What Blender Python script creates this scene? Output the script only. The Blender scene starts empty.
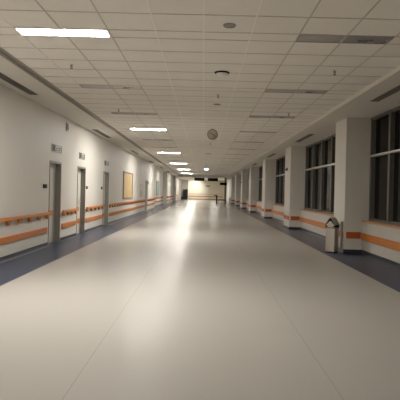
import bpy, bmesh, math, random
from mathutils import Vector, Matrix
random.seed(7)
PI = math.pi
S = bpy.context.scene
COL = S.collection

# ------------------------------------------------------------------ materials
def nt(name):
    m = bpy.data.materials.new(name); m.use_nodes = True
    n = m.node_tree.nodes; l = m.node_tree.links
    return m, n, l, n['Principled BSDF']

def mat(name, rgb, rough=0.6, metal=0.0, spec=0.5, noise=None, bump=None, emit=None, coat=0.0, rvar=None):
    """procedural principled material; noise=(scale, amount) mottles the colour, bump=(scale, strength), rvar=(scale, amount) roughness"""
    m, n, l, p = nt(name)
    p.inputs['Base Color'].default_value = (*rgb, 1)
    p.inputs['Roughness'].default_value = rough
    p.inputs['Metallic'].default_value = metal
    p.inputs['Specular IOR Level'].default_value = spec
    if coat:
        p.inputs['Coat Weight'].default_value = coat; p.inputs['Coat Roughness'].default_value = 0.12
    tc = n.new('ShaderNodeTexCoord')
    if noise:
        t = n.new('ShaderNodeTexNoise'); t.inputs['Scale'].default_value = noise[0]; t.inputs['Detail'].default_value = 5
        l.new(tc.outputs['Object'], t.inputs['Vector'])
        r = n.new('ShaderNodeMapRange'); a = noise[1]
        r.inputs['To Min'].default_value = 1 - a; r.inputs['To Max'].default_value = 1 + a
        r.inputs['From Min'].default_value = .25; r.inputs['From Max'].default_value = .75
        l.new(t.outputs['Fac'], r.inputs['Value'])
        x = n.new('ShaderNodeVectorMath'); x.operation = 'SCALE'; x.inputs[0].default_value = rgb
        l.new(r.outputs['Result'], x.inputs['Scale']); l.new(x.outputs['Vector'], p.inputs['Base Color'])
    if rvar:
        t = n.new('ShaderNodeTexNoise'); t.inputs['Scale'].default_value = rvar[0]; t.inputs['Detail'].default_value = 4
        l.new(tc.outputs['Object'], t.inputs['Vector'])
        r = n.new('ShaderNodeMapRange')
        r.inputs['To Min'].default_value = rough - rvar[1]; r.inputs['To Max'].default_value = rough + rvar[1]
        r.inputs['From Min'].default_value = .3; r.inputs['From Max'].default_value = .7
        l.new(t.outputs['Fac'], r.inputs['Value']); l.new(r.outputs['Result'], p.inputs['Roughness'])
    if bump:
        t = n.new('ShaderNodeTexNoise'); t.inputs['Scale'].default_value = bump[0]; t.inputs['Detail'].default_value = 4
        l.new(tc.outputs['Object'], t.inputs['Vector'])
        b = n.new('ShaderNodeBump'); b.inputs['Strength'].default_value = bump[1]; b.inputs['Distance'].default_value = .01
        l.new(t.outputs['Fac'], b.inputs['Height']); l.new(b.outputs['Normal'], p.inputs['Normal'])
    if emit:
        p.inputs['Emission Color'].default_value = (*emit[0], 1); p.inputs['Emission Strength'].default_value = emit[1]
    return m

def painting_mat(name, stops, scale, stretch):
    m, n, l, p = nt(name)
    tc = n.new('ShaderNodeTexCoord'); mp = n.new('ShaderNodeMapping'); mp.inputs['Scale'].default_value = stretch
    t = n.new('ShaderNodeTexNoise'); t.inputs['Scale'].default_value = scale; t.inputs['Detail'].default_value = 6
    t.inputs['Distortion'].default_value = 1.2
    r = n.new('ShaderNodeValToRGB')
    e = r.color_ramp.elements
    while len(e) < len(stops): e.new(.5)
    for k, (pos, c) in enumerate(stops): e[k].position = pos; e[k].color = (*c, 1)
    l.new(tc.outputs['Object'], mp.inputs['Vector']); l.new(mp.outputs['Vector'], t.inputs['Vector'])
    l.new(t.outputs['Fac'], r.inputs['Fac']); l.new(r.outputs['Color'], p.inputs['Base Color'])
    p.inputs['Roughness'].default_value = .45
    return m

M = {}
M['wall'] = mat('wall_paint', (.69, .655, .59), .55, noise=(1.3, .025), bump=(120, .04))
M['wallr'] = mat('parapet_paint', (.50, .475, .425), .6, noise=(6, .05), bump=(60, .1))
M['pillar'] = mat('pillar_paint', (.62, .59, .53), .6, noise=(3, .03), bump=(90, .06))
M['tile'] = mat('ceiling_tile', (.86, .82, .745), .85, noise=(2.2, .03), bump=(160, .05))
M['tee_shade'] = mat('cross_tee_shaded', (.56, .515, .44), .6, noise=(20, .05))  # darker than the tiles: shadow lines along the grid put into the colour
M['tee_light'] = mat('main_runner', (.92, .90, .83), .35, noise=(20, .04))
M['soffit'] = mat('soffit_paint', (.68, .645, .575), .7, noise=(2, .02))
M['edge_shaded'] = mat('edge_trim_shaded', (.36, .33, .28), .6, noise=(8, .05))  # left ceiling edge, its shade put into the colour
M['edge_lit'] = mat('edge_trim_lit', (.74, .70, .61), .55, noise=(8, .03))  # same edge on the right, painted paler as the lit side
M['floor'] = mat('vinyl_beige', (.43, .405, .36), .42, spec=.10, noise=(55, .03))
M['seam'] = mat('vinyl_seam', (.31, .29, .25), .42, spec=.10, noise=(30, .1))
M['blue'] = mat('vinyl_blue', (.034, .048, .085), .40, spec=.08, noise=(60, .08))
M['skirt'] = mat('skirting_blue', (.022, .026, .036), .35, noise=(30, .06))
M['orange'] = mat('orange_rail', (.55, .17, .02), .5, noise=(9, .09))
M['oranged'] = mat('orange_bumper', (.53, .145, .014), .55, noise=(9, .10))
M['redor'] = mat('pillar_bumper', (.40, .075, .009), .55, noise=(9, .12))
M['wood'] = mat('sill_wood', (.50, .23, .085), .5, noise=(14, .15))
M['steel'] = mat('brushed_steel', (.66, .63, .58), .34, 1.0, noise=(40, .06), rvar=(30, .05))
M['jamb'] = mat('door_frame_grey', (.21, .195, .165), .42, .35, noise=(14, .06))
M['leaf'] = mat('door_leaf', (.60, .575, .51), .5, noise=(5, .02))
M['black'] = mat('black_plastic', (.003, .003, .0035), .5, spec=.12, noise=(20, .1))
M['sign_grey'] = mat('sign_grey', (.30, .28, .24), .5, noise=(12, .05))
M['sign_pale'] = mat('sign_pale', (.52, .50, .45), .5, noise=(12, .05))
M['sign_dark'] = mat('sign_dark', (.007, .0065, .006), .5, spec=.15, noise=(12, .1))
M['frame'] = mat('window_frame', (.10, .095, .085), .45, .3, noise=(10, .06))
M['transom'] = mat('window_transom', (.52, .49, .43), .4, .4, noise=(10, .05))
M['glass'] = mat('night_glass', (.007, .007, .007), .08, spec=.13, noise=(2.0, .3))
M['vent'] = mat('vent_dark', (.022, .02, .018), .6, noise=(10, .1))
M['slat'] = mat('vent_slat', (.13, .12, .105), .5, noise=(10, .1))
M['white'] = mat('white_plastic', (.72, .69, .62), .4, noise=(10, .03))
M['greyp'] = mat('grey_plastic', (.23, .21, .175), .5, noise=(10, .06))
M['brass'] = mat('sprinkler_metal', (.16, .11, .065), .4, .6, noise=(10, .1))
M['clock'] = mat('clock_face', (.62, .58, .50), .5, noise=(10, .04))
M['red'] = mat('dark_red_plastic', (.12, .02, .012), .4, noise=(10, .1))
M['refl'] = mat('louvre_metal', (.58, .55, .52), .32, 1.0, noise=(3, .10), rvar=(1.5, .08))
M['tray'] = mat('lamp_tray', (.33, .30, .26), .5, noise=(10, .04))
M['lit'] = mat('lit_diffuser', (.9, .9, .85), .4, emit=((1.0, .945, .86), 190.0), noise=(4, .01))
M['exit'] = mat('lit_sign_face', (.8, .85, .9), .4, emit=((.80, .92, 1.0), 3.0), noise=(4, .01))
M['bluep'] = mat('sign_blue_edge', (.12, .17, .30), .4, noise=(10, .05))
M['paper'] = mat('paper', (.50, .48, .42), .7, noise=(10, .04))
M['endwall'] = mat('end_wall_paint', (.78, .71, .56), .55, noise=(1.5, .02))
M['paint_o'] = painting_mat('painting_orange', [(.30, (.62, .50, .30)), (.45, (.66, .40, .13)), (.55, (.70, .56, .34)), (.66, (.52, .26, .07)), (.8, (.68, .60, .44))], 1.9, (1, 1.8, .35))
M['paint_b'] = painting_mat('painting_blue', [(.32, (.07, .15, .20)), (.48, (.12, .27, .27)), (.56, (.40, .40, .30)), (.70, (.08, .17, .26))], 1.3, (1, .9, .9))

def sheen(m, power, rough):
    """worn polish: a clear reflection that only builds up at grazing angles"""
    n, l = m.node_tree.nodes, m.node_tree.links
    out = n['Material Output']; p = n['Principled BSDF']
    lw = n.new('ShaderNodeLayerWeight'); lw.inputs['Blend'].default_value = .5
    pw = n.new('ShaderNodeMath'); pw.operation = 'POWER'; pw.inputs[1].default_value = power
    gl = n.new('ShaderNodeBsdfGlossy'); gl.inputs['Roughness'].default_value = rough; gl.inputs['Color'].default_value = (.84, .83, .81, 1)
    mx = n.new('ShaderNodeMixShader')
    l.new(lw.outputs['Facing'], pw.inputs[0]); l.new(pw.outputs[0], mx.inputs[0])
    l.new(p.outputs[0], mx.inputs[1]); l.new(gl.outputs[0], mx.inputs[2]); l.new(mx.outputs[0], out.inputs['Surface'])
for k_ in ('floor', 'seam'): sheen(M[k_], 12.8, .19)
sheen(M['blue'], 17, .18)

# ------------------------------------------------------------------ mesh helpers
class MB:
    def __init__(s): s.bm = bmesh.new(); s.mi = 0
    def _tag(s, faces):
        for f in faces: f.material_index = s.mi
    def box(s, x0, x1, y0, y1, z0, z1, bevel=0):
        b = bmesh.new()
        vs = [b.verts.new((x, y, z)) for x in (x0, x1) for y in (y0, y1) for z in (z0, z1)]
        for q in ((0, 1, 3, 2), (4, 6, 7, 5), (0, 4, 5, 1), (2, 3, 7, 6), (0, 2, 6, 4), (1, 5, 7, 3)):
            b.faces.new([vs[i] for i in q])
        bmesh.ops.recalc_face_normals(b, faces=b.faces)
        if bevel: bmesh.ops.bevel(b, geom=b.edges[:], offset=bevel, segments=2, affect='EDGES', profile=.6)
        s.merge(b); return s
    def merge(s, b, mtx=None):
        mp = {}
        for v in b.verts: mp[v] = s.bm.verts.new(mtx @ v.co if mtx else v.co)
        for f in b.faces:
            try:
                g = s.bm.faces.new([mp[v] for v in f.verts]); g.material_index = s.mi; g.smooth = f.smooth
            except ValueError: pass
        b.free()
    def quad(s, pts):
        f = s.bm.faces.new([s.bm.verts.new(p) for p in pts]); f.material_index = s.mi; return s
    def prism(s, pts, d0, d1, axis):
        """polygon pts (2-D) extruded along axis from d0 to d1"""
        b = bmesh.new()
        def P(p, d):
            return {'x': (d, p[0], p[1]), 'y': (p[0], d, p[1]), 'z': (p[0], p[1], d)}[axis]
        A = [b.verts.new(P(p, d0)) for p in pts]; B = [b.verts.new(P(p, d1)) for p in pts]
        b.faces.new(A); b.faces.new(B[::-1]); n = len(pts)
        for i in range(n): b.faces.new((A[i], B[i], B[(i + 1) % n], A[(i + 1) % n]))
        bmesh.ops.recalc_face_normals(b, faces=b.faces); s.merge(b); return s
    def lathe(s, prof, c=(0, 0, 0), n=28, axis='z'):
        """profile of (radius, height); closed where the radius is 0"""
        b = bmesh.new(); rings = []
        def P(r, h, a):
            x, y = r * math.cos(a), r * math.sin(a)
            v = {'z': (x, y, h), 'y': (x, h, y), 'x': (h, x, y)}[axis]
            return (v[0] + c[0], v[1] + c[1], v[2] + c[2])
        for r, h in prof:
            rings.append([b.verts.new(P(r, h, 0))] if r < 1e-6 else [b.verts.new(P(r, h, 2 * PI * k / n)) for k in range(n)])
        for A, B in zip(rings, rings[1:]):
            for k in range(n):
                a0, a1 = A[k % len(A)], A[(k + 1) % len(A)]; b0, b1 = B[k % len(B)], B[(k + 1) % len(B)]
                vs = []
                for v in (a0, a1, b1, b0):
                    if v not in vs: vs.append(v)
                if len(vs) > 2:
                    f = b.faces.new(vs); f.smooth = True
        bmesh.ops.recalc_face_normals(b, faces=b.faces); s.merge(b); return s
    def tube(s, p, q, r, n=10):
        p = Vector(p); q = Vector(q); d = q - p
        b = bmesh.new(); bmesh.ops.create_cone(b, cap_ends=True, segments=n, radius1=r, radius2=r, depth=d.length)
        mx = Matrix.Translation((p + q) / 2) @ d.to_track_quat('Z', 'Y').to_matrix().to_4x4()
        s.merge(b, mx); return s
    def build(s, name, mats, parent=None, loc=None):
        me = bpy.data.meshes.new(name); s.bm.to_mesh(me); s.bm.free()
        for m in (mats if isinstance(mats, (list, tuple)) else [mats]): me.materials.append(m)
        o = bpy.data.objects.new(name, me); COL.objects.link(o)
        if parent: o.parent = parent
        if loc: o.location = loc
        return o

def tag(o, label=None, cat=None, group=None, kind=None):
    for k, v in (('label', label), ('category', cat), ('group', group), ('kind', kind)):
        if v: o[k] = v
    return o
def empty(name, loc, rz=0):
    o = bpy.data.objects.new(name, None); o.empty_display_size = .1; COL.objects.link(o)
    o.location = loc; o.rotation_euler = (0, 0, rz); return o
def thing(name, label, cat, loc, rz=0, group=None): return tag(empty(name, loc, rz), label, cat, group)
def struct(o): o['kind'] = 'structure'; return o
KIDS = {}
def children(o): return [c for c in o.children]
def copy_tree(o, parent=None):
    c = o.copy(); COL.objects.link(c)
    if parent: c.parent = parent
    for ch in list(o.children): copy_tree(ch, c)
    return c

# ------------------------------------------------------------------ dimensions (metres); camera at origin, corridor runs along +Y
ZC, ZS = 3.45, 3.38                # tile ceiling, plaster soffits
XL, XR, XG = -3.82, 3.98, 4.13     # left wall, parapet, window plane
Y0, Y1 = -14.0, 88.0
XE = 2.96                          # half width of the tile field
PX = 3.53                          # pillar corridor face

# ------------------------------------------------------------------ floor
f = MB()
xs = [(-4.75, -2.92, 1), (-2.92, -.934, 0), (-.934, -.926, 2), (-.926, 1.026, 0), (1.026, 1.034, 2), (1.034, 3.0, 0), (3.0, 4.6, 1)]
for a, b, k in xs:
    f.mi = k; f.quad([(a, Y0, 0), (b, Y0, 0), (b, Y1 + .2, 0), (a, Y1 + .2, 0)])
struct(f.build('floor', [M['floor'], M['blue'], M['seam']]))

# ------------------------------------------------------------------ ceiling tiles, grid, soffits
LAMP0, PITCH = 6.01, 3.20
YT = 66.0
rows = []                                    # (y0, y1, is lamp row)
y = LAMP0 - 7 * PITCH
k = 0
while y < YT:
    rows.append((y, y + .3, True)); y += .3
    for _ in range(5):
        rows.append((y, y + .58, False)); y += .58
rows = [(a, min(b, YT), r) for a, b, r in rows if a < YT - .05 and b > Y0]
cols = [-XE] + [-2.44 + .6 * i for i in range(9)] + [XE]
LX = {(-2.44, -1.24), (1.16, 2.36)}
c = MB()
for (a, b, lamp) in rows:
    for x0, x1 in zip(cols, cols[1:]):
        xm = (x0 + x1) / 2
        if lamp and a > 5 and (-2.44 < xm < -1.24 or 1.16 < xm < 2.36): continue
        h = [ZC + random.uniform(-.0015, .0015) for _ in range(4)]
        c.quad([(x0, a, h[0]), (x0, b, h[1]), (x1, b, h[2]), (x1, a, h[3])])
struct(c.build('ceiling', M['tile']))
g = MB()
w = .0075
for (a, b, lamp) in rows:
    g.box(-XE, XE, a - w, a + w, ZC - .006, ZC + .02)
for x in cols[1:-1]:
    g.mi = 1 if abs(x + .64) < .01 or abs(x + .04) < .01 or abs(x - .56) < .01 or abs(x + 2.44) < .01 else 0
    g.box(x - w, x + w, Y0, YT, ZC - .0075, ZC + .021)
struct(g.build('trim_1', [M['tee_shade'], M['tee_light']]))
struct(MB().box(-4.75, -XE - .07, Y0, YT, ZS, ZS + .15).build('trim_2', M['soffit']))
struct(MB().box(XE + .02, 4.6, Y0, YT, ZS, ZS + .15).build('trim_3', M['soffit']))
struct(MB().box(-XE - .07, -XE - .06, Y0, YT, ZS - .002, ZC).box(-XE - .06, -XE + .01, Y0, YT, ZC - .008, ZC).build('trim_4', M['edge_shaded']))
struct(MB().box(XE, XE + .02, Y0, YT, ZS - .002, ZC).build('trim_5', M['edge_lit']))
struct(MB().box(-4.75, 4.6, YT, YT + .35, 3.39, 3.53).build('trim_6', M['soffit']))
struct(MB().box(-4.75, 4.6, YT + .35, Y1 + .2, 3.42, 3.53).build('trim_7', M['soffit']))

# ------------------------------------------------------------------ left wall with door openings and a recess
DZ = 2.13
doors = [(11.90, 12.88), (14.55, 15.55), (18.35, 19.40), (31.7, 33.0), (56.9, 58.1), (66.0, 67.2)]
RA, RB, XREC = 38.2, 50.5, -4.20
wl = MB()
def wall_run(y0, y1, x, z1=ZS):
    wl.box(x - .27, x, y0, y1, 0, z1)
prev = Y0
segs = []                                     # free wall runs at floor level
for a, b in doors:
    if prev < RA < a:
        wall_run(prev, RA, XL); segs.append((prev, RA, XL))
        wl.box(-4.75, XREC, RA, RB, 0, ZS); segs.append((RA, RB, XREC))
        wl.box(-4.75, XL - .27, RA - .27, RA, 0, ZS); wl.box(-4.75, XL - .27, RB, RB + .27, 0, ZS)
        prev = RB
    wall_run(prev, a, XL); segs.append((prev, a, XL))
    wl.box(XL - .27, XL, a, b, DZ, ZS)
    prev = b
wall_run(prev, Y1, XL); segs.append((prev, Y1, XL))
for yp in (62.0, 71.5, 77.0): wl.box(XL, XL + .22, yp, yp + .5, 0, ZS)
wl.box(XL, -2.70, 85.2, Y1, 0, 3.42)
struct(wl.build('wall_left', M['wall']))
bl = MB()
for a, b, x in segs:
    bl.prism([(x, 0), (x + .045, 0), (x + .022, .012), (x + .012, .03), (x + .012, .105), (x, .105)], a, b, 'y')
struct(bl.build('baseboard_left', M['skirt']))

wr = MB()
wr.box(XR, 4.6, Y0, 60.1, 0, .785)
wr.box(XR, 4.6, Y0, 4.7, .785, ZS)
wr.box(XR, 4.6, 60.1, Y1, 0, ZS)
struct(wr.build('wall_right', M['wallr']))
struct(MB().box(-4.75, 4.6, Y1, Y1 + .2, 0, 3.53).build('wall_back', M['endwall']))
struct(MB().box(-4.75, 4.6, Y0 - .2, Y0, 0, ZS).build('wall_front_added', M['sign_grey']))  # unseen wall added to hold light in, dark to cut bounce onto the pillars
struct(MB().box(-2.68, 3.96, Y1 - .02, Y1, 0, .10).build('baseboard_back', M['skirt']))

# ------------------------------------------------------------------ doors
for i, (a, b) in enumerate(doors):
    d = empty('door_%d' % (i + 1), (XL, (a + b) / 2, 0)); struct(d)
    h = (b - a) / 2; j = .05
    fr = MB()
    fr.box(-.20, .012, -h, -h + j, 0, DZ); fr.box(-.20, .012, h - j, h, 0, DZ); fr.box(-.20, .012, -h + j, h - j, DZ - j, DZ)
    fr.build('door_frame', M['jamb'] if i < 3 else M['sign_pale'], d)
    lf = MB().box(-.18, -.135, -h + j + .003, h - j - .003, .012, DZ - j - .003, .004).build('door_leaf', M['leaf'], d)
    hn = MB()
    hn.box(-.135, -.128, h - j - .16, h - j - .11, .93, 1.13, .002)
    hn.tube((-.13, h - j - .135, 1.04), (-.09, h - j - .135, 1.04), .010)
    hn.tube((-.092, h - j - .135, 1.04), (-.092, h - j - .27, 1.04), .010)
    hn.build('door_handle', M['steel'], lf)
    MB().box(-.135, -.118, -h + j + .03, h - j - .2, .735, .865, .004).build('bumper_plate', M['orange'], lf)
    if i in (1, 2, 3):
        MB().box(-.135, -.118, -h + j + .03, h - j - .03, .345, .487, .004).build('kick_plate', M['oranged'], lf)
    if i == 0:
        k_ = MB()
        for q in range(3): k_.box(-.135, -.120, -h + j + .07, -h + j + .27, 1.355 + q * .105, 1.445 + q * .105, .004)
        k_.build('door_plaque', M['black'], lf)

# ------------------------------------------------------------------ signs above the doors, wall readers
def door_sign(yc, width, label):
    t = thing('door_sign', label, 'sign', (XL, yc, 2.37))
    MB().box(0, .022, -width / 2, width / 2, 0, .19, .003).build('sign_plate', M['sign_grey'], t)
    p = MB()                                    # dim pictogram panel and dark end blocks
    p.box(.022, .025, -width * .16, width * .36, .03, .16)
    p.build('sign_panel', M['sign_pale'], t)
    q = MB()
    q.box(.022, .025, -width * .46, -width * .20, .02, .17)
    q.box(.022, .025, width * .40, width * .47, .02, .17)
    q.box(.025, .027, -width * .10, width * .28, .045, .062); q.box(.025, .027, -width * .10, -width * .04, .06, .12)
    q.box(.025, .027, width * .0, width * .20, .105, .125); q.box(.025, .027, width * .22, width * .29, .06, .14)
    q.build('sign_marks', M['sign_dark'], t)
door_sign(12.42, .80, 'grey sign plate on wall above the nearest door')
door_sign(15.03, .62, 'grey sign plate on wall above the second door')
door_sign(18.87, .75, 'grey sign plate on wall above the third door')
def reader(yc, z, label, w=.2):
    t = thing('card_reader', label, 'card reader', (XL - .004, yc, z))
    MB().box(0, .03, -w / 2, w / 2, -.05, .05, .005).build('housing', M['black'], t)
    MB().box(.03, .034, -w * .32, w * .32, -.028, .028, .001).build('reader_face', M['sign_dark'], t)
reader(11.57, 1.485, 'black reader box on wall left of the nearest door', .24)
reader(15.76, 1.485, 'small black reader box on wall right of the second door', .15)
reader(18.05, 1.485, 'small black reader box on wall left of the third door', .17)
t = thing('door_side_sign', 'small dark sign on left wall beside the fourth door', 'sign', (XL, 33.35, 1.86))
MB().box(0, .02, -.16, .16, 0, .2, .003).build('sign_plate', M['sign_grey'], t)
MB().box(.02, .023, -.13, .13, .03, .17).build('sign_panel', M['sign_dark'], t)
t = thing('notice_sheet', 'pale notice sheet on left wall before the fourth door', 'notice', (XL + .002, 29.6, 1.03))
MB().box(0, .02, -.5, .5, 0, .75, .002).build('backing', M['paper'], t)
MB().box(.02, .024, -.42, .42, .38, .70).build('sheet', M['wall'], t)
t = thing('wall_detector', 'small beige device high on left wall under the soffit', 'detector', (XL, 13.3, 3.03))
MB().box(0, .03, -.07, .07, 0, .24, .006).build('mount_plate', M['sign_pale'], t)
MB().box(.03, .075, -.045, .045, .04, .20, .012).build('sensor', M['white'], t)

# ------------------------------------------------------------------ paintings
def picture(x, yc, w, z0, h, m, label, name='framed_painting'):
    t = thing(name, label, 'painting', (x, yc, z0))
    fr = MB(); e = .06
    fr.box(0, .045, -w / 2, w / 2, 0, e); fr.box(0, .045, -w / 2, w / 2, h - e, h)
    fr.box(0, .045, -w / 2, -w / 2 + e, e, h - e); fr.box(0, .045, w / 2 - e, w / 2, e, h - e)
    fr.build('picture_frame', M['jamb'], t)
    MB().box(0, .02, -w / 2 + e, w / 2 - e, e, h - e).build('canvas', m, t)
picture(XL, 24.3, 2.92, .99, 1.34, M['paint_o'], 'large framed orange and cream abstract painting on the left wall')
picture(XREC, 44.3, 2.35, .97, 1.34, M['paint_b'], 'framed blue green painting on the wall of the recess')

# ------------------------------------------------------------------ handrails and bumpers of the left wall
def handrail(x, a, b, label, zb=.785):
    L = b - a
    t = thing('handrail', label, 'handrail', (x, (a + b) / 2, zb), group='orange handrails along the left wall')
    MB().box(.035, .085, -L / 2, L / 2, 0, .068, .012).build('rail', M['orange'], t)
    n = min(24, max(2, int(round(L / .60)) + 1))
    first = MB().prism([(-.10, .012), (.10, .012), (.085, -.035), (.035, -.095), (.005, -.095), (-.02, -.07)], 0, .06, 'x').build('bracket', M['oranged'], t)
    first.location = (0, -L / 2 + .14, 0)
    for k in range(1, n):
        o = first.copy(); COL.objects.link(o); o.parent = t; o.location = (0, -L / 2 + .14 + (L - .28) * k / (n - 1), 0)
def bumper(x, a, b, label, side=1, z0=.345, h=.142, group='orange bumper boards along the left wall'):
    L = b - a
    t = thing('bumper_rail', label, 'bumper rail', (x, (a + b) / 2, z0), group=group)
    MB().prism([(0, 0), (side * .022, .0), (side * .03, .012), (side * .03, h - .012), (side * .022, h), (0, h)], -L / 2, L / 2, 'y').build('bumper_board', M['oranged'], t)
    for s in (-1, 1):
        y_ = s * L / 2; a_, b_ = sorted((y_, y_ + s * .02)); x_ = sorted((0, side * .027))
        MB().box(x_[0], x_[1], a_, b_, .004, h - .004, .004).build('end_cap', M['oranged'], t)
runs = [(XL, 2.8, 11.85, 'left of the nearest door'), (XL, 12.94, 14.49, 'between the first and second doors'),
        (XL, 15.61, 18.30, 'between the second and third doors'), (XL, 19.46, 31.6, 'under the orange painting'),
        (XL, 33.1, 38.1, 'between the fourth door and the recess'), (XREC, 38.4, 50.3, 'inside the recess, under the blue painting'),
        (XL, 50.65, 56.8, 'just beyond the recess'), (XL, 58.2, 61.9, 'second run beyond the recess'), (XL, 62.6, 65.9, 'third run beyond the recess'),
        (XL, 67.3, 71.4, 'fourth run beyond the recess'), (XL, 72.1, 76.9, 'last run before the black cabinet')]
for x, a, b, s in runs:
    handrail(x, a, b, 'orange handrail on brackets, ' + s)
    bumper(x, a + .1, b - .1, 'flat orange bumper board low on wall, ' + s)

# ------------------------------------------------------------------ pillars on the right
ORD = ['nearest', 'second', 'third', 'fourth', 'fifth', 'sixth', 'seventh', 'eighth', 'ninth', 'tenth', 'eleventh', 'twelfth', 'thirteenth', 'fourteenth', 'fifteenth', 'sixteenth', 'seventeenth', 'eighteenth', 'nineteenth', 'twentieth']
pil = [(11.93, .98), (19.5, 1.3), (27.4, 1.3), (35.6, 1.3), (43.5, 1.3), (51.5, 1.3), (59.2, 1.3)]
for i, (a, L) in enumerate(pil):
    t = thing('pillar', 'pale painted pillar, %s from the viewer along the right side%s' % (ORD[i], ', beside the steel bin' if i == 0 else ''), 'pillar', (PX, a, 0), group='pillars along the right side')
    b = MB(); b.box(0, XR - PX, 0, L, 0, ZS, .006); b.box(XR - PX, 4.6 - PX, 0, L, .787, ZS)
    b.build('shaft', M['pillar'], t)
    s = MB(); s.box(-.012, 0, -.012, L + .012, 0, .10); s.box(0, XR - PX - .012, -.012, 0, 0, .10); s.box(0, XR - PX - .012, L, L + .012, 0, .10)
    s.build('skirting', M['skirt'], t)
    z0, z1 = .375, .535
    MB().box(-.028, 0, .06, L - .06, z0, z1, .006).build('bumper', M['redor'], t)
    MB().box(.05, XR - PX - .04, -.028, 0, z0, z1, .006).build('bumper', M['redor'], t)
    if i == 0:
        MB().box(-.045, 0, .10, .22, .1, .78, .012).build('corner_guard', M['jamb'], t)
t = thing('alarm_beacon', 'small dark red alarm on the second pillar', 'alarm', (PX, 20.2, 2.47))
MB().box(-.05, 0, -.10, .10, -.06, .07, .008).build('housing', M['red'], t)
MB().lathe([(0, -.085), (.03, -.08), (.042, -.055), (.042, -.05)], (0, 0, 0), 16, 'x').build('sounder', M['sign_dark'], t)
t = thing('alarm_beacon', 'small dark alarm on the fifth pillar', 'alarm', (PX, 44.1, 2.37))
MB().box(-.05, 0, -.12, .12, -.07, .07, .008).build('housing', M['red'], t)
MB().lathe([(0, -.085), (.03, -.08), (.042, -.055), (.042, -.05)], (0, 0, 0), 16, 'x').build('sounder', M['sign_dark'], t)

# ------------------------------------------------------------------ windows between the pillars
ends = [4.7] + [a + L for a, L in pil]
for i, (a, L) in enumerate(pil):
    y0, y1 = ends[i] + .002, a - .002
    wn = empty('window_%d' % (i + 1), (XG, y1, 0)); struct(wn)
    Ly = y1 - y0
    zb, zt = .83, ZS
    fr = MB()
    n = max(3, int(round(Ly / 1.2))); st = Ly / n
    for k in range(n + 1):
        yy = -st * k
        w0, w1 = (yy - .05, yy + .05) if 0 < k < n else ((yy - .09, yy) if k == 0 else (yy, yy + .09))
        fr.box(0, .13, w0, w1, zb, zt, .004)
    fr.box(0.01, .12, -Ly, 0, zb, zb + .06); fr.box(0.01, .12, -Ly, 0, zt - .06, zt)
    fr.build('window_frame', M['frame'], wn)
    MB().box(-.012, .10, -Ly, 0, 2.40, 2.45, .004).build('transom', M['transom'], wn)
    pane = MB()
    for k in range(n):
        pane.box(.105, .115, -st * (k + 1) + .05, -st * k - .05, zb + .06, 2.40); pane.box(.105, .115, -st * (k + 1) + .05, -st * k - .05, 2.45, zt - .06)
    pane.build('window_glass', M['glass'], wn)
    MB().box(XR - XG - .035, .2, -Ly, 0, .787, .83, .008).build('window_sill', M['wood'], wn)
    bumper(XR, y0 + .03, y1 - .05, 'orange bumper board on the low wall under the %s window on the right' % ORD[i], -1, .345, .18, 'orange bumper boards under the right windows')
br = MB()
for i, (a, L) in enumerate(pil):
    y0, y1 = ends[i], a - .012
    br.prism([(XR, 0), (XR - .045, 0), (XR - .022, .012), (XR - .012, .03), (XR - .012, .105), (XR, .105)], y0, y1, 'y')
struct(br.build('baseboard_right', M['skirt']))

# ------------------------------------------------------------------ ceiling lights
def make_lamp(lit):
    t = empty('ceiling_light', (0, 0, ZC))
    fr = MB(); L, W = .60, .15
    fr.box(-L, L, -W, -W + .012, -.008, .07); fr.box(-L, L, W - .012, W, -.008, .07)
    fr.box(-L, -L + .012, -W + .012, W - .012, -.008, .07); fr.box(L - .012, L, -W + .012, W - .012, -.008, .07)
    fr.box(-L, L, -W, W, .07, .08)
    if lit:
        fr.box(-L + .012, L - .012, -W + .012, -W + .035, -.008, 0); fr.box(-L + .012, L - .012, W - .035, W - .012, -.008, 0)
        fr.box(-L + .012, -L + .035, -W + .035, W - .035, -.008, 0); fr.box(L - .035, L - .012, -W + .035, W - .035, -.008, 0)
    fr.build('lamp_frame', M['white'] if lit else M['tray'], t)
    if lit:
        MB().box(-L + .035, L - .035, -W + .035, W - .035, -.006, .01).build('diffuser', M['lit'], t)
    else:
        r = MB(); N = 10
        for s in (-1, 1):                       # two parabolic troughs side by side
            for h in (0, 1):
                x0, x1 = (-L + .012, -.01) if h == 0 else (.01, L - .012)
                P = []
                for k in range(N + 1):
                    u = k / N; yy = s * (.004 + u * (W - .018)); P.append((yy, .0 + .05 * math.sin(PI * u)))
                for (ya, za), (yb, zb_) in zip(P, P[1:]):
                    r.quad([(x0, ya, za), (x1, ya, za), (x1, yb, zb_), (x0, yb, zb_)])
        r.box(-.01, .01, -W + .012, W - .012, -.004, .055)
        o = r.build('reflector', M['refl'], t)
        b = MB(); 
        for s in (-1, 1): b.tube((-.575, s * .07, .030), (.575, s * .07, .030), .008)
        b.build('tube_lamp', M['white'], t)
    return t
LIT = make_lamp(True); OFF = make_lamp(False); first = {True: True, False: True}
nl = {'lit': 0, 'offl': 0, 'offr': 0}
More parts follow.
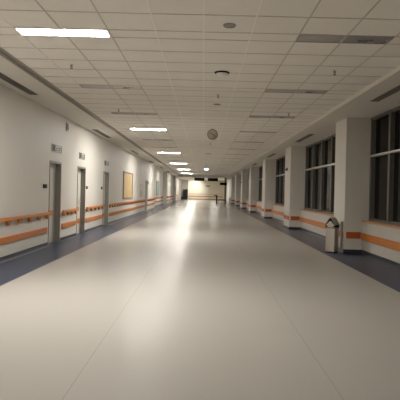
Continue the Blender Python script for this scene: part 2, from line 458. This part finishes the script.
for k in range(17):
    yc = LAMP0 + .15 + k * PITCH
    for side, xc in (('left', -1.84), ('right', 1.76)):
        lit = side == 'left' and k % 3 == 0
        o = LIT if lit else OFF
        if not first[lit]: o = copy_tree(o)
        first[lit] = False
        o.location = (xc, yc, ZC)
        if lit:
            tag(o, 'lit white ceiling light panel, %s lit one from the viewer' % ORD[nl['lit']], 'ceiling light', 'lit ceiling lights'); nl['lit'] += 1
        elif side == 'left':
            tag(o, 'unlit grey ceiling light in the left row, %s unlit one from the viewer' % ORD[nl['offl']], 'ceiling light', 'unlit ceiling lights on the left'); nl['offl'] += 1
        else:
            tag(o, 'unlit grey ceiling light in the right row, %s from the viewer' % ORD[nl['offr']], 'ceiling light', 'unlit ceiling lights on the right'); nl['offr'] += 1

# ------------------------------------------------------------------ slot vents in the soffits
def slot_vent(x, a, b, label, group):
    t = thing('slot_vent', label, 'air vent', (x, (a + b) / 2, ZS), group=group)
    L = (b - a) / 2; W = .085
    MB().box(-W, W, -L, L, -.004, 0).build('vent_back', M['vent'], t)
    fr = MB()
    for s in (-1, 1):
        x0, x1 = sorted((s * W, s * (W - .012))); fr.box(x0, x1, -L, L, -.010, -.004)
        y0, y1 = sorted((s * L, s * (L - .012))); fr.box(-W + .012, W - .012, y0, y1, -.010, -.004)
    fr.build('vent_frame', M['slat'], t)
    sl = MB(); n = 4
    for k in range(1, n):
        xx = -W + 2 * W * k / n; sl.box(xx - .006, xx + .006, -L + .012, L - .012, -.011, -.004)
    for k in range(1, 14):
        yy = -L + 2 * L * k / 14; sl.box(-W + .012, W - .012, yy - .006, yy + .006, -.009, -.004)
    sl.build('vent_slats', M['slat'], t)
for i in range(6):
    a = 7.55 + 8.0 * i
    slot_vent(-3.56, a, a + 2.42, 'black slot vent in the left soffit, %s from the viewer' % ORD[i], 'slot vents in the left soffit')
    slot_vent(3.45, a - .15, a + 2.25, 'black slot vent in the right soffit, %s from the viewer' % ORD[i], 'slot vents in the right soffit')

# ------------------------------------------------------------------ small ceiling fittings
def disc(x, y, r, label, name='ceiling_speaker'):
    t = thing(name, label, 'ceiling speaker', (x, y, ZC))
    MB().lathe([(r, 0), (r, -.008), (r * .9, -.014), (r * .84, -.010), (r * .84, -.006)], n=32).build('rim', M['greyp'], t)
    g = MB(); g.lathe([(0, -.012), (r * .5, -.011), (r * .84, -.006)], n=32)
    g.build('grille', M['greyp'], t)
disc(.27, 5.75, .078, 'round grey ceiling speaker nearest the viewer')
disc(.275, 10.96, .085, 'round grey ceiling speaker beyond the centre sprinkler')
disc(.24, 25.3, .17, 'round grey ceiling speaker beyond the hanging clock')
t = thing('dome_detector', 'white dome on black base on the ceiling ahead of the clock', 'detector', (.27, 8.03, ZC))
MB().lathe([(.125, 0), (.125, -.022), (.118, -.028), (0, -.028)], n=32).build('base_ring', M['black'], t)
MB().lathe([(.112, -.028), (.108, -.048), (.08, -.066), (.04, -.074), (0, -.076)], n=32).build('dome', M['tile'], t)
def sprinkler(x, y, label):
    t = thing('sprinkler', label, 'sprinkler', (x, y, ZC))
    MB().lathe([(.038, 0), (.036, -.008), (.014, -.012), (0, -.012)], n=20).build('escutcheon', M['white'], t)
    b = MB(); b.tube((0, 0, -.01), (0, 0, -.035), .013); b.tube((.014, 0, -.03), (.010, 0, -.07), .005); b.tube((-.014, 0, -.03), (-.010, 0, -.07), .005)
    b.build('sprinkler_body', M['brass'], t)
    MB().lathe([(0, -.068), (.026, -.070), (.026, -.074), (0, -.076)], n=16).build('deflector', M['brass'], t)
sprinkler(-2.17, 7.74, 'small ceiling sprinkler just beyond the nearest lit lamp on the left')
sprinkler(2.07, 7.72, 'small ceiling sprinkler just beyond the nearest unlit lamp on the right')
sprinkler(.262, 9.85, 'small ceiling sprinkler in the middle, between dome and clock')
sprinkler(-2.14, 11.9, 'small ceiling sprinkler above the second unlit lamp on the left')
sprinkler(2.08, 11.9, 'small ceiling sprinkler above the third unlit lamp on the right')
sprinkler(.26, 19.6, 'small ceiling sprinkler in the middle, beyond the clock')

# hanging clock
t = thing('hanging_clock', 'round grey clock hung from the ceiling in mid corridor', 'clock', (.257, 15.2, 3.262))
MB().tube((0, 0, .15), (0, 0, .18), .022).build('hanger', M['jamb'], t)
MB().lathe([(0, .03), (.16, .03), (.168, .02), (.168, -.02), (.160, -.03), (.145, -.026), (.143, -.020)], n=40, axis='y').build('clock_case', M['jamb'], t)
MB().lathe([(0, -.021), (.144, -.021), (.144, -.018)], n=40, axis='y').build('clock_face', M['clock'], t)
tk = MB()
for k in range(12):
    a = 2 * PI * k / 12
    tk.tube((math.sin(a) * .112, -.023, math.cos(a) * .112), (math.sin(a) * .135, -.023, math.cos(a) * .135), .004, 6)
tk.build('hour_ticks', M['sign_dark'], t)
hd = MB(); 
for ang, ln, r in ((math.radians(122), .105, .007), (math.radians(302), .085, .009)):
    hd.tube((0, -.028, 0), (math.sin(ang) * ln, -.028, math.cos(ang) * ln), r, 8)
hd.build('clock_hands', M['sign_dark'], t)

# hanging lit sign
t = thing('lit_hanging_sign', 'glowing bluish white sign box hung from the ceiling', 'sign', (.20, 34.0, 2.93))
MB().box(-.18, .18, -.05, .05, 0, .20, .012).build('sign_housing', M['bluep'], t)
MB().box(-.135, .135, -.056, -.05, .03, .16, .002).build('lit_face', M['exit'], t)
MB().tube((-.03, 0, .20), (-.03, 0, ZC - 2.93), .012).build('hanger', M['jamb'], t)

# ------------------------------------------------------------------ waste bin
t = thing('waste_bin', 'stainless steel waste bin with peaked swing lid by the nearest pillar', 'waste bin', (3.27, 12.05, 0), -math.radians(42))
MB().box(-.12, .12, -.12, .12, .025, .62, .010).build('bin_body', M['steel'], t)
MB().box(-.11, .11, -.11, .11, 0, .025, .004).build('bin_base', M['black'], t)
MB().box(-.126, .126, -.126, .126, .605, .635, .006).build('bin_rim', M['jamb'], t)
G = [(-.13, .635), (.13, .635), (.13, .70), (.035, .855), (0, .872), (-.035, .855), (-.13, .70)]
MB().prism(G, -.118, .118, 'y').build('bin_hood', M['black'], t)
rf = MB()                                        # folded steel roof over the hood, thicker than the dark mouth below it
rf.prism([(-.138, .69), (-.134, .705), (-.037, .862), (0, .880), (.037, .862), (.134, .705), (.138, .69), (.126, .69), (.032, .845), (0, .862), (-.032, .845), (-.126, .69)], -.128, .128, 'y')
rf.build('lid_roof', M['jamb'], t)
for sy in (-1, 1):                               # swing flap in each gable
    y0, y1 = sorted((sy * .118, sy * .126))
    MB().prism([(-.055, .64), (.055, .64), (.105, .69), (.085, .71), (.01, .79), (-.01, .79), (-.085, .71), (-.105, .69)], y0, y1, 'y').build('swing_flap', M['steel'], t)

# ------------------------------------------------------------------ far end of the corridor
t = thing('wall_rail', 'thin brown handrail running across the far end wall', 'handrail', (0, Y1, .94))
MB().box(-2.6, 3.6, -.09, -.04, 0, .06, .012).build('rail', M['wood'], t)
b = MB()
for k in range(12): b.box(-2.55 + .54 * k, -2.50 + .54 * k, -.05, 0, -.03, .04)
b.build('bracket', M['wood'], t)
t = thing('bumper_rail', 'orange bumper board low across the far end wall', 'bumper rail', (0, Y1, .44))
MB().box(-2.6, 3.6, -.03, 0, 0, .18, .006).build('bumper_board', M['orange'], t)
MB().box(-2.63, -2.6, -.027, 0, .004, .176).build('end_cap', M['oranged'], t); MB().box(3.6, 3.63, -.027, 0, .004, .176).build('end_cap', M['oranged'], t)

def hang_sign(x0, x1, y, z0, z1, label, top):
    xc = (x0 + x1) / 2; w = (x1 - x0) / 2
    t = thing('hanging_sign', label, 'sign', (xc, y, z0))
    MB().box(-w, w, -.06, .06, 0, z1 - z0, .01).build('sign_box', M['black'], t)
    MB().box(-w + .04, w - .04, -.066, -.06, .04, z1 - z0 - .04).build('sign_face', M['sign_dark'], t)
    h = MB()
    for s in (-1, 1): h.tube((s * w * .8, 0, z1 - z0), (s * w * .8, 0, top - z0), .012)
    h.build('hanger', M['jamb'], t)
hang_sign(-1.17, .15, 62.0, 2.80, 3.22, 'black hanging sign at the far end, left one of the ceiling pair', ZC)
hang_sign(.58, 1.91, 62.0, 2.80, 3.22, 'black hanging sign at the far end, right one of the ceiling pair', ZC)
t = thing('side_sign', 'black sign box fixed to the dark post at the far end', 'sign', (2.72, 64.6, 2.36))
MB().box(-.47, .47, -.06, .06, 0, .36, .01).build('sign_box', M['black'], t)
MB().box(-.43, .43, -.066, -.06, .04, .32).build('sign_face', M['sign_dark'], t)
t = thing('dark_post', 'dark grey floor to ceiling post at the far right end', 'post', (3.02, 65.0, 0))
MB().box(-.14, .14, -.14, .14, 0, ZC - .03, .01).build('post_shaft', M['jamb'], t)
MB().box(-.17, .17, -.17, .17, 0, .06, .006).build('post_base', M['skirt'], t)
t = thing('end_plaque', 'small grey plaque on the far end wall', 'sign', (.85, Y1 + .004, 2.32))
MB().box(-.42, .42, -.03, 0, 0, .27, .006).build('plaque_plate', M['sign_grey'], t)
MB().box(-.37, .37, -.034, -.03, .05, .22).build('plaque_face', M['jamb'], t)
# black cabinet
t = thing('black_cabinet', 'tall black cabinet standing at the far left end', 'cabinet', (-3.08, 84.0, 0))
MB().box(-.42, .42, -.35, .35, .06, 1.75, .015).build('cabinet_body', M['black'], t)
MB().box(-.40, .40, -.362, -.35, .12, 1.62, .006).build('cabinet_door', M['sign_dark'], t)
MB().box(-.40, .40, -.33, .33, 0, .06).build('plinth', M['black'], t)
t = thing('low_box', 'low black box on the floor left of the tall cabinet', 'box', (-3.66, 84.0, 0))
MB().box(-.15, .15, -.25, .25, 0, .42, .012).build('box_body', M['black'], t)
MB().box(-.155, .155, -.255, .255, .42, .46, .008).build('box_lid', M['sign_dark'], t)
t = thing('orange_box', 'small orange item on top of the tall black cabinet', 'box', (-2.86, 84.0, 1.75))
MB().box(-.11, .11, -.1, .1, 0, .13, .012).build('box_body', M['orange'], t)
MB().box(-.115, .115, -.105, .105, .13, .155, .006).build('box_lid', M['oranged'], t)
# slim stand and bench
t = thing('slim_stand', 'dark slim stand with hooked top in front of the far bench', 'stand', (1.72, 59.5, 0))
MB().lathe([(0, 0), (.20, 0), (.20, .02), (.04, .04), (0, .04)], n=24).build('stand_base', M['black'], t)
MB().box(-.10, .10, -.06, .06, .03, .96, .02).build('stand_pole', M['sign_dark'], t)
MB().prism([(-.42, 1.03), (-.40, .98), (-.10, .93), (.09, .80), (.13, .84), (.12, .98), (-.05, 1.06)], -.09, .09, 'y').build('stand_head', M['sign_dark'], t)
t = thing('waiting_bench', 'low dark metal bench at the far right end', 'bench', (2.42, 60.6, 0))
MB().box(-.52, .52, -.22, .22, .37, .47, .012).build('seat', M['sign_dark'], t)
for sx in (-.46, .46):
    MB().box(sx - .025, sx + .025, -.2, .2, 0, .40, .006).build('leg', M['black'], t)
MB().box(-.44, .44, -.02, .02, .12, .17, .004).build('stretcher', M['greyp'], t)
t = thing('slim_bin', 'slim pale bin standing before the last right pillar', 'waste bin', (3.28, 58.7, 0))
MB().lathe([(0, 0), (.11, 0), (.12, .03), (.12, .60), (.10, .64), (0, .64)], n=24).build('bin_body', M['white'], t)
MB().lathe([(.10, .64), (.09, .70), (.04, .74), (0, .745)], n=24).build('bin_lid', M['greyp'], t)

# ------------------------------------------------------------------ lights
def area(name, loc, sx, sy, power, col=(1, .945, .86), rot=(0, 0, 0)):
    d = bpy.data.lights.new(name, 'AREA'); d.shape = 'RECTANGLE'; d.size = sx; d.size_y = sy; d.energy = power; d.color = col
    o = bpy.data.objects.new(name, d); COL.objects.link(o); o.location = loc; o.rotation_euler = rot; return o
area('lamp_behind_viewer', (-1.84, -3.85, ZC - .03), 1.2, .3, 45)
# lobby lamps behind the bulkhead
for x, y, pw in ((-1.8, 71.0, 180), (1.8, 76.0, 150), (-1.8, 80.0, 190)):
    area('lobby_lamp', (x, y, 3.41), 1.2, .3, pw)
sp = bpy.data.lights.new('wall_washer', 'SPOT'); sp.energy = 420; sp.spot_size = math.radians(95); sp.spot_blend = .9; sp.color = (1, .96, .86); sp.shadow_soft_size = .15
so = bpy.data.objects.new('wall_washer', sp); COL.objects.link(so); so.location = (-1.4, 85.4, 2.9)
so.rotation_euler = (Vector((-1.5, 88, 1.9)) - so.location).to_track_quat('-Z', 'Y').to_euler()

W = bpy.data.worlds.new('night'); W.use_nodes = True; S.world = W
W.node_tree.nodes['Background'].inputs[0].default_value = (.02, .02, .022, 1)
W.node_tree.nodes['Background'].inputs[1].default_value = .3

# ------------------------------------------------------------------ camera
cd = bpy.data.cameras.new('camera'); cam = bpy.data.objects.new('camera', cd); COL.objects.link(cam)
cam.location = (0, 0, 1.45); cam.rotation_euler = (PI / 2, math.radians(-1.4), 0)
cd.sensor_width = 36; cd.lens = 480 / 400 * 36
cd.shift_x = -3.0 / 400; cd.shift_y = -8.5 / 400
cd.clip_end = 300
S.camera = cam
S.view_settings.view_transform = 'Standard'
S.view_settings.exposure = 0.07
S.view_settings.gamma = 1.22
S.cycles.use_denoising = True
S.cycles.max_bounces = 10
S.cycles.diffuse_bounces = 6
S.cycles.sample_clamp_indirect = 6
